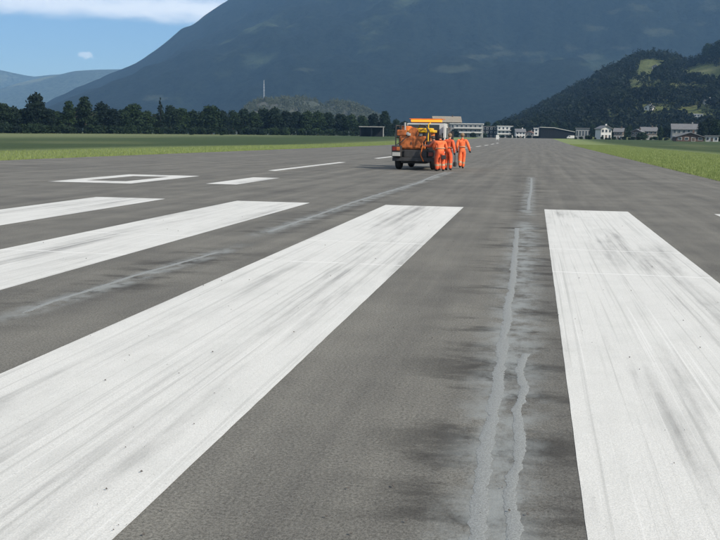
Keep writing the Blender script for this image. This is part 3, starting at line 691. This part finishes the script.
def van(px, d, lb):
    p = at_dist(px, d); t = tag(empty('parked_van', p, -azel(px, 138)[0]+rad(14)), lb, 'van')
    MB().prism([(-2.5, .4), (-2.5, 2.0), (-2.3, 2.25), (1.2, 2.25), (1.9, 1.35), (2.5, 1.15), (2.5, .4)], 'x', -.95, .95).build('body', M_WHITE, t).rotation_euler.z = rad(90)
    for y in (-1.5, 1.6):
        for s_ in (-1, 1):
            MB().lathe((-y, s_*.86-.1, .36), (0, 1, 0), [(.2, 0), (.36, .03), (.36, .19), (.2, .22)], 16).build('wheel', M_DGREY, t)
    MB().bx(-1.5, -.4, -.97, -.94, 1.35, 2.0).build('side_window', M_GLASS, t)
van(570.5, 640, 'tiny white van parked at the low end of the dark hangar')

# runway marker boards
def marker(px, py, hgt, lb):
    p = at_dist(px, 330); t = tag(empty('marker_board', p, .1), lb, 'marker')
    MB().bx(-.55, .55, -.03, .03, .55, hgt, .02).build('board', mat('marker_white', (.5, .5, .48), .5), t)
    for x in (-.4, .4): MB().bx(x-.03, x+.03, .035, .09, 0, hgt).build('post', M_STEEL, t)
marker(497.5, 141.6, 2.1, 'small white marker board far down the runway, right of the workers')

# ------------------------------------------------------------------ crack-sealing truck
M_ORANGE = mat('orange_paint', (.56, .14, .02), .4, var=.22, scale=4)
M_BORANGE = mat('dull_orange_paint', (.34, .095, .022), .6, var=.5, scale=5)
M_YELLOW = mat('yellow_paint', (.66, .40, .015), .4, var=.1, scale=4)
M_BLACK = mat('black_rubber', (.018, .018, .019), .8, var=.3, scale=9)
M_CHAS = mat('dark_chassis', (.028, .028, .03), .6, var=.3, scale=5)
M_CABW = mat('cab_white', (.52, .52, .50), .35, var=.05)
M_AMBER = mat('amber_lamp', (.85, .28, .02), .25, emit=(1, .30, .03, .7))
M_RED = mat('red_lamp', (.16, .015, .012), .25)
M_PLATE = mat('number_plate', (.36, .36, .34), .4)
M_RIM = mat('wheel_rim', (.38, .38, .37), .45, .4)
M_HIVIS_T = mat('faded_red_orange_paint', (.40, .075, .03), .6, var=.3, scale=5)
M_HOSE = mat('black_hose', (.03, .03, .03), .5)

def truck():
    P0 = ground(396, 170); P1 = ground(428, 169.6); cx = -5.72
    T = tag(empty('crack_sealing_truck', (cx, 43.6, 0), rad(-1.5)), 'orange crack-sealing truck with yellow tank lid and amber roof light on the runway', 'truck')
    MB().bx(-.42, -.30, .15, 5.3, .62, .80).bx(.30, .42, .15, 5.3, .62, .80).bx(-.95, .95, .1, .25, .55, .82).bx(-.9, .9, 1.9, 2.1, .60, .78).build('chassis', M_CHAS, T)
    MB().bx(-1.0, 1.0, .05, 3.55, .84, .96, .02).build('deck', M_CHAS, T)
    for sx in (-1, 1):                                            # four wheels
        for y in (.75, 4.55):
            wx = sx*.86; W = empty('wheel', (wx, y, .48)); W.parent = T
            MB().lathe((-.15, 0, 0), (1, 0, 0), [(.26, 0), (.40, .0), (.465, .04), (.48, .10), (.48, .20), (.465, .26), (.40, .30), (.26, .30)], 28).build('tyre', M_BLACK, W, True)
            MB().lathe((-.12, 0, 0), (1, 0, 0), [(.05, .0), (.10, .02), (.16, .08), (.255, .10), (.255, .24)], 20).build('rim', M_RIM, W, True)
            if y < 1: MB().prism([(.75-.66, .60), (.75-.60, .88), (.75-.45, 1.03), (.75+.45, 1.03), (.75+.60, .88), (.75+.66, .60), (.75+.58, .60), (.75+.53, .84), (.75+.40, .96), (.75-.40, .96), (.75-.53, .84), (.75-.58, .60)], 'x', wx-.19, wx+.19).build('mudguard', M_CHAS, T)
    MB().bx(-1.05, 1.0, -.12, .05, .42, .60, .02).build('rear_bumper', M_CHAS, T)
    B = MB().bx(-1.06, -.60, -.28, .04, .62, 1.16, .03).build('tail_lamp_box', M_CHAS, T)
    MB().bx(-1.02, -.84, -.31, -.27, .92, 1.10, .01).build('lamp_lens', M_RED, B)
    MB().bx(-.82, -.66, -.31, -.27, .92, 1.10, .01).build('lamp_lens', M_BORANGE, B)
    MB().bx(-1.03, -.64, -.305, -.27, .66, .84, .008).build('number_plate', M_PLATE, B)
    B = MB().bx(.70, .98, -.2, .04, .64, .90, .03).build('tail_lamp_box', M_CHAS, T)
    MB().bx(.73, .95, -.23, -.19, .68, .86, .01).build('lamp_lens', M_RED, B)
    # melter body: orange housing with panels, door, drain and burner
    MB().bx(-.78, .52, .22, 2.5, .99, 1.62, .05).build('melter_housing', M_BORANGE, T)
    for x0 in (-.70, -.08): MB().bx(x0, x0+.56, .19, .225, 1.06, 1.52, .012).build('service_panel', M_BORANGE, T)
    for x0 in (-.20, .42): MB().bx(x0, x0+.04, .165, .195, 1.22, 1.36).build('panel_handle', M_CHAS, T)
    MB().lathe((.12, 1.5, 1.60), (0, 0, 1), [(.62, 0), (.66, .04), (.66, .30), (.60, .36)], 28).build('melter_tank', M_ORANGE, T, True)
    L = MB().bx(-.42, .86, .55, 1.75, 1.80, 1.93, .04).bx(-.30, .72, .65, 1.6, 1.93, 2.02, .04).build('tank_lid', M_YELLOW, T)
    MB().tube([(-.05, .52, 1.87), (-.05, .44, 1.92), (.45, .44, 1.92), (.45, .52, 1.87)], .018).build('lid_handle', M_CHAS, L)
    MB().bx(.0, .62, .42, .56, 1.40, 1.78).build('burner_box', M_CHAS, T)
    # engine and pump on the left, hydraulic block, tool rack
    MB().bx(-.92, -.45, .30, 1.0, 1.63, 1.92, .04).build('engine_cover', M_BORANGE, T)
    MB().cyl((-.60, .75, 1.90), (-.60, .75, 2.28), .05, .05, 12).build('exhaust_pipe', M_RIM, T)
    MB().lathe((-.36, .16, 1.74), (0, -1, 0), [(.03, 0), (.075, .01), (.075, .05), (.03, .06)], 18).build('pressure_gauge', M_RIM, T)
    for x in (-.98, -.72): MB().tube([(x, .35, .95), (x, .35, 2.12), (x, 1.4, 2.12), (x, 1.4, .95)], .03).build('hand_rail', M_CHAS, T)
    MB().tube([(-.98, .35, 1.55), (-.98, 1.4, 1.55)], .025).build('hand_rail', M_CHAS, T)
    MB().bx(.56, .90, .25, 1.5, .99, 1.38, .03).build('tool_locker', M_CHAS, T)
    MB().bx(-.5, .62, -.03, .12, .60, .95, .02).build('pump_block', M_CHAS, T)
    MB().tube([(.30, .1, 1.10), (.46, -.08, 1.30), (.60, -.15, 1.50), (.66, -.12, 1.82), (.58, 0, 2.05), (.44, .25, 2.1)], .035).build('heated_hose', M_HOSE, T)
    MB().tube([(.40, .0, 1.60), (.42, -.10, 1.20), (.34, -.14, .72), (.48, -.12, .42)], .025).build('sealant_wand', M_ORANGE, T)
    MB().cyl((-.15, -.02, .60), (-.15, -.02, .46), .09, .09, 12).build('drain_valve', M_RIM, T)
    # cab
    C = MB().prism([(3.65, .70), (3.65, 2.30), (4.9, 2.30), (5.25, 1.55), (5.42, 1.40), (5.42, .60), (3.75, .60)], 'x', -.98, .98).build('cab', M_CABW, T)
    MB().bx(-.92, .72, 3.615, 3.66, 1.30, 2.23, .01).build('rear_window', M_GLASS, C)
    for sx in (-1, 1):
        D = MB().bx(sx*.985-.02, sx*.985+.02, 3.95, 4.95, .85, 2.15, .01).build('door', M_CABW, C)
        MB().bx(sx*1.005-.008, sx*1.005+.008, 4.05, 4.80, 1.45, 2.08).build('door_window', M_GLASS, D)
        Mi = MB().tube([(sx*.98, 4.9, 1.55), (sx*1.22, 4.95, 1.60)], .02).build('mirror_arm', M_CHAS, C)
        MB().bx(sx*1.24-.08, sx*1.24+.08, 4.90, 4.98, 1.45, 1.90, .02).build('mirror', M_CHAS, Mi)
    MB().prism([(4.93, 2.22), (5.23, 1.58), (5.25, 1.60), (4.95, 2.25)], 'x', -.85, .85).build('windscreen', M_GLASS, C)
    LBr = MB().bx(-.82, .82, 3.75, 4.15, 2.31, 2.36, .01).build('light_bar', M_CHAS, T)
    MB().bx(-.80, .80, 3.74, 4.14, 2.365, 2.50, .03).build('amber_lens', M_AMBER, LBr)
    MB().bx(-.88, .88, 3.7, 4.8, 2.505, 2.54, .01).build('roof_canopy', M_ORANGE, T)
    MB().bx(-.70, .55, .3, 3.4, .30, .60, .03).build('undertray', M_CHAS, T)
    MB().cyl((-.86, .75, .48), (.86, .75, .48), .07, .07, 10).build('rear_axle', M_CHAS, T)
    MB().lathe((-.10, .42, 1.80), (0, -1, 0), [(.24, 0), (.24, .03), (.13, .04), (.13, .14), (.24, .15), (.24, .18)], 22).build('hose_reel', M_BORANGE, T, True)
    MB().lathe((-.66, 1.5, 1.62), (0, 0, 1), [(.24, 0), (.27, .03), (.27, .20), (.25, .22), (.27, .24), (.27, .48), (.24, .50)], 22).build('sealant_drum', M_ORANGE, T, True)
    MB().lathe((-.66, 2.1, 1.62), (0, 0, 1), [(.24, 0), (.27, .03), (.27, .44), (.24, .46)], 22).build('sealant_drum', M_HIVIS_T, T, True)
    MB().bx(-.38, -.22, .12, .24, 1.64, 1.76, .01).bx(.22, .34, .14, .24, 1.64, 1.72, .01).build('control_box', M_PLATE, T)
    MB().tube([(-.86, .12, 1.0), (-.86, .06, 1.22), (-.60, .05, 1.36), (-.40, .12, 1.60)], .02).build('fuel_hose', M_HOSE, T)
    MB().tube([(.72, .1, 1.4), (.76, .0, 1.62), (.70, -.06, 1.9), (.52, .0, 2.12), (.20, .3, 2.16), (.1, .7, 2.04)], .03).build('boom_hose', M_HOSE, T)
    MB().tube([(.62, .3, 1.38), (.62, .3, 2.2), (.62, 1.0, 2.26)], .03).build('boom', M_YELLOW, T)
    MB().bx(.98, 1.10, 3.2, 3.6, 1.55, 2.20, .02).build('white_locker', M_CABW, T)
    MB().bx(.90, .975, 3.3, 3.5, .97, 1.8).build('locker_bracket', M_CHAS, T)
    return T
truck()

# ------------------------------------------------------------------ workers
M_HIVIS = mat('hi_vis_orange', (.92, .155, .045), .8, var=.28, scale=5, bump=1.0, emit=None)
M_HIVIS2 = mat('faded_hi_vis_orange', (.74, .105, .032), .8, var=.3, scale=5, bump=1.0)
M_SKIN = mat('skin', (.42, .25, .18), .55, var=.08, scale=9)
M_BOOT = mat('dark_boot', (.025, .023, .022), .7)
M_GLOVE = mat('black_glove', (.022, .022, .024), .8)
M_REFL = mat('reflective_band', (.36, .25, .15), .5, 0)
M_HAIRD = mat('dark_hair', (.022, .018, .015), .7)
M_HAIRL = mat('light_brown_hair', (.17, .11, .06), .7)
PM = {'j': 0, 't': 1, 's': 2, 'b': 3, 'g': 4, 'r': 5}
def person(label, loc, face, h, J, hair, gloves=True, suit=None, pants=None):
    """J: joint dict in a 1.8 m body (x right, y forward). One skinned surface; materials follow the nearest bone."""
    k = h/1.8; verts, radii, edges, tags = [], [], [], []
    def add(p, r): verts.append(Vector(p)); radii.append(r); return len(verts)-1
    def chain(start, pts, tg):
        prev = start
        for p, r in pts:
            i = add(p, r); edges.append((prev, i)); tags.append(tg); prev = i
        return prev
    V3 = Vector
    pel = V3(J['pelvis']); root = add(pel, .165)
    chest, neck, head = V3(J['chest']), V3(J['neck']), V3(J['head'])
    c0 = chain(root, [(pel.lerp(chest, .35), .170), (pel.lerp(chest, .7), .180), (chest, .180), (chest.lerp(neck, .6), .125)], 'j')
    up = (head-neck).normalized(); fw = V3(J.get('look', (0, 1, 0)))
    nk = chain(c0, [(neck, .062)], 'j')
    chain(nk, [(neck+up*.07, .058), (neck+up*.14+fw*.015, .088), (neck+up*.20+fw*.01, .098), (neck+up*.265, .066)], 's')
    nose = add(neck+up*.155+fw*.105, .016); edges.append((nk+2, nose)); tags.append('s')
    sidev = fw.cross(up).normalized()
    for s in (-1, 1):
        e = add(neck+up*.17+sidev*s*.105, .018); edges.append((nk+3, e)); tags.append('s')
    ci = c0-1                                                    # chest vertex
    for s, q in ((-1, 'L'), (1, 'R')):
        sh, el, wr = V3(J['sh'+q]), V3(J['el'+q]), V3(J['wr'+q])
        a = chain(ci, [(sh, .108), (sh.lerp(el, .5), .090), (el, .082), (el.lerp(wr, .5), .074), (wr, .062)], 'j')
        d = (wr-el).normalized(); pal = wr+d*.09; g = 'g' if gloves else 's'
        pi = chain(a, [(wr+d*.045, .036), (pal, .040)], g)
        sd_ = d.cross(V3((0, 1, 0.2))).normalized(); cu = sd_.cross(d).normalized()
        for f, (o, L) in enumerate(((-.032, .075), (-.011, .085), (.011, .08), (.031, .062))):
            b0 = pal+sd_*o+d*.02
            chain(pi, [(b0, .012), (b0+d*L*.5+cu*.010, .0105), (b0+d*L*.8+cu*.035, .009)], g)
        chain(pi, [(pal-d*.03+sd_*s*-.045+cu*.01, .013), (pal+d*.02+sd_*s*-.062+cu*.03, .010)], g)
        hp, kn, an = V3(J['hip'+q]), V3(J['kn'+q]), V3(J['an'+q])
        a = chain(root, [(hp, .142), (hp.lerp(kn, .5), .125), (kn, .108), (kn.lerp(an, .45), .104), (kn.lerp(an, .62), .104), (kn.lerp(an, .86), .098)], 't')
        for e_ in (len(edges)-2,): tags[e_] = 'r'
        ft = V3(J.get('ft'+q, (0, 1, 0))).normalized()
        chain(a, [(an+V3((0, 0, .0)), .070), (an+V3((0, 0, -.045)), .055), (an+ft*.10+V3((0, 0, -.055)), .045), (an+ft*.17+V3((0, 0, -.06)), .034)], 'b')
    me = bpy.data.meshes.new('body'); me.from_pydata([v for v in verts], edges, [])
    o = bpy.data.objects.new('person', me); COL.objects.link(o)
    sk = o.modifiers.new('s', 'SKIN'); sk.use_smooth_shade = True; sk.branch_smoothing = .6
    sv = me.skin_vertices[0].data
    for i, r in enumerate(radii): sv[i].radius = (r, r); sv[i].use_root = i == 0
    for i in (1, 2, 3): sv[i].radius = (radii[i]*1.18, radii[i]*.88)
    ss = o.modifiers.new('d', 'SUBSURF'); ss.levels = 1
    dg = bpy.context.evaluated_depsgraph_get(); nm = bpy.data.meshes.new_from_object(o.evaluated_get(dg))
    o.modifiers.clear(); o.data = nm; bpy.data.meshes.remove(me)
    for m in (suit or M_HIVIS, pants or suit or M_HIVIS, M_SKIN, M_BOOT, M_GLOVE, M_REFL): nm.materials.append(m)
    for p in nm.polygons:
        c = p.center; best = (9, 't')
        for (a, b), tg in zip(edges, tags):
            A, B = verts[a], verts[b]; ab = B-A; u = max(0, min(1, (c-A).dot(ab)/max(1e-9, ab.length_squared)))
            dist = (c-A-ab*u).length-(radii[a]*(1-u)+radii[b]*u)
            if dist < best[0]: best = (dist, tg)
        p.material_index = PM[best[1]]; p.use_smooth = True
    zmin = min(v.co.z for v in nm.vertices)
    o.scale = (k, k, k); o.rotation_euler = (0, 0, face); o.location = (loc[0], loc[1], -zmin*k+.004)
    tag(o, label, 'person', 'workers in orange')
    if hair:                                                     # a cap of hair over crown, back and sides
        b = MB(); bmesh.ops.create_icosphere(b.bm, subdivisions=3, radius=1)
        cen = neck+up*.195-fw*.012
        dead = [v for v in b.bm.verts if v.co.y > .35 and v.co.z < .45 or v.co.z < -.75 or (v.co.y > -.1 and v.co.z < -.1)]
        bmesh.ops.delete(b.bm, geom=dead, context='VERTS')
        q = fw.to_track_quat('Y', 'Z').to_matrix()
        for v in b.bm.verts:
            n = 1+.05*mnoise.noise(v.co*6); v.co = cen+q @ Vector((v.co.x*.106*n, v.co.y*.118*n, v.co.z*.118*n))
        b.build('hair', hair, o, True)
    # jacket hem and reflective bands follow the trunk
    def band(nm_, c, rx, ry, hh, m):
        b = MB(); n = 24; rings = []
        for z, q in ((-hh, 1.0), (hh, .99)):
            rings.append([b.bm.verts.new((c.x+rx*q*math.cos(i*math.tau/n), c.y+ry*q*math.sin(i*math.tau/n), c.z+z)) for i in range(n)])
        for i in range(n): b.bm.faces.new((rings[0][i], rings[0][(i+1) % n], rings[1][(i+1) % n], rings[1][i]))
        ob = b.build(nm_, m, o, True); ob.modifiers.new('thick', 'SOLIDIFY').thickness = .008
    band('reflective_band', pel.lerp(chest, .42), .225, .172, .02, M_REFL)
    return o
def stand(**kw):
    J = dict(pelvis=(0, 0, .96), chest=(0, .01, 1.32), neck=(0, .0, 1.50), head=(0, .02, 1.70), look=(0, 1, 0),
             shL=(-.20, 0, 1.43), shR=(.20, 0, 1.43), elL=(-.27, -.03, 1.15), elR=(.27, -.03, 1.15), wrL=(-.29, .06, .91), wrR=(.29, .06, .91),
             hipL=(-.10, 0, .90), hipR=(.10, 0, .90), knL=(-.11, .02, .50), knR=(.11, .02, .50), anL=(-.12, -.02, .10), anR=(.12, -.02, .10))
    J.update(kw); return J
pa, pb, pc = ground(440, 171.3), ground(448, 170.2), ground(461.5, 168.6)
A_ = person('worker in orange overalls with dark hair, back turned, nearest beside the orange truck', (pa.x, pa.y), rad(12), 1.80,
       stand(pelvis=(0, -.06, .93), chest=(0, .10, 1.27), neck=(0, .20, 1.43), head=(0, .32, 1.58), look=(0, .93, -.36), shL=(-.21, .12, 1.37), shR=(.21, .12, 1.37),
             elL=(-.30, .20, 1.10), wrL=(-.24, .42, 1.02), elR=(.29, .16, 1.09), wrR=(.22, .38, .95), hipL=(-.10, -.06, .87), hipR=(.10, -.06, .87), knL=(-.13, .0, .48), knR=(.13, .04, .48), anL=(-.15, -.04, .10), anR=(.14, -.08, .10)), M_HAIRD, True, M_HIVIS, M_HIVIS2)
person('worker in orange with arm down holding a black tool, middle one of the standing group', (pb.x, pb.y), rad(-20), 1.80,
       stand(elR=(.28, -.02, 1.14), wrR=(.29, .04, .90), elL=(-.26, .10, 1.16), wrL=(-.16, .32, 1.10), chest=(0, .04, 1.31), neck=(0, .07, 1.49), head=(0, .13, 1.68), look=(0, .98, -.2)), M_HAIRL, True, M_HIVIS2)
person('worker in orange walking away alone on the right of the group', (pc.x, pc.y), rad(4), 1.82,
       stand(elR=(.31, -.02, 1.17), wrR=(.38, .08, .95), elL=(-.27, -.08, 1.16), wrL=(-.25, .05, .93), knL=(-.09, -.02, .50), anL=(-.08, -.20, .14), knR=(.08, .12, .52), anR=(.06, .16, .10)), M_HAIRL)
person('worker in orange half hidden between the truck and the nearest worker, leaning to the truck', (-4.52, 43.15), rad(58), 1.78,
       stand(pelvis=(0, -.05, .92), chest=(0, .12, 1.25), neck=(0, .22, 1.41), head=(0, .34, 1.55), look=(0, .93, -.36), shL=(-.21, .14, 1.35), shR=(.21, .14, 1.35), elL=(-.28, .30, 1.15), wrL=(-.22, .54, 1.18), elR=(.28, .30, 1.15), wrR=(.22, .52, 1.15), hipL=(-.10, -.05, .86), hipR=(.10, -.05, .86), anL=(-.13, -.08, .1), anR=(.12, -.02, .1)), M_HAIRD, False, M_HIVIS_T)
MB().bx(.03, .24, -.24, -.14, .56, .76, .025).build('tool_pouch', M_GLOVE, A_)
# black sealing tool held by the middle worker
fwd = Matrix.Rotation(rad(-20), 3, 'Z'); q = Vector((pb.x, pb.y, 0))+fwd @ Vector((.31, .10, 0))
tl = tag(empty('hand_tool', q), 'black hand torch held low by the middle worker', 'tool')
MB().cyl((0, 0, .36), (0, .0, .86), .022, .022, 10).build('handle', M_CHAS, tl)
MB().lathe((0, 0, .18), (0, 0, 1), [(.05, 0), (.085, .02), (.085, .20), (.03, .25)], 16).build('tank', M_GLOVE, tl)

# ------------------------------------------------------------------ haze
hm = bpy.data.materials.new('haze'); hm.use_nodes = True; t = NT(hm.node_tree); t.n.clear()
pv = t.new('ShaderNodeVolumePrincipled'); pv.inputs['Density'].default_value = HAZE; pv.inputs['Color'].default_value = (.29, .58, 1.0, 1); pv.inputs['Anisotropy'].default_value = .1
t.l.new(pv.outputs[0], t.new('ShaderNodeOutputMaterial').inputs['Volume'])
b = MB().bx(-9600, 9600, -2900, 11300, -6, 1900)
tag(b.build('haze', hm), 'thin blue valley haze', 'haze', kind='stuff')
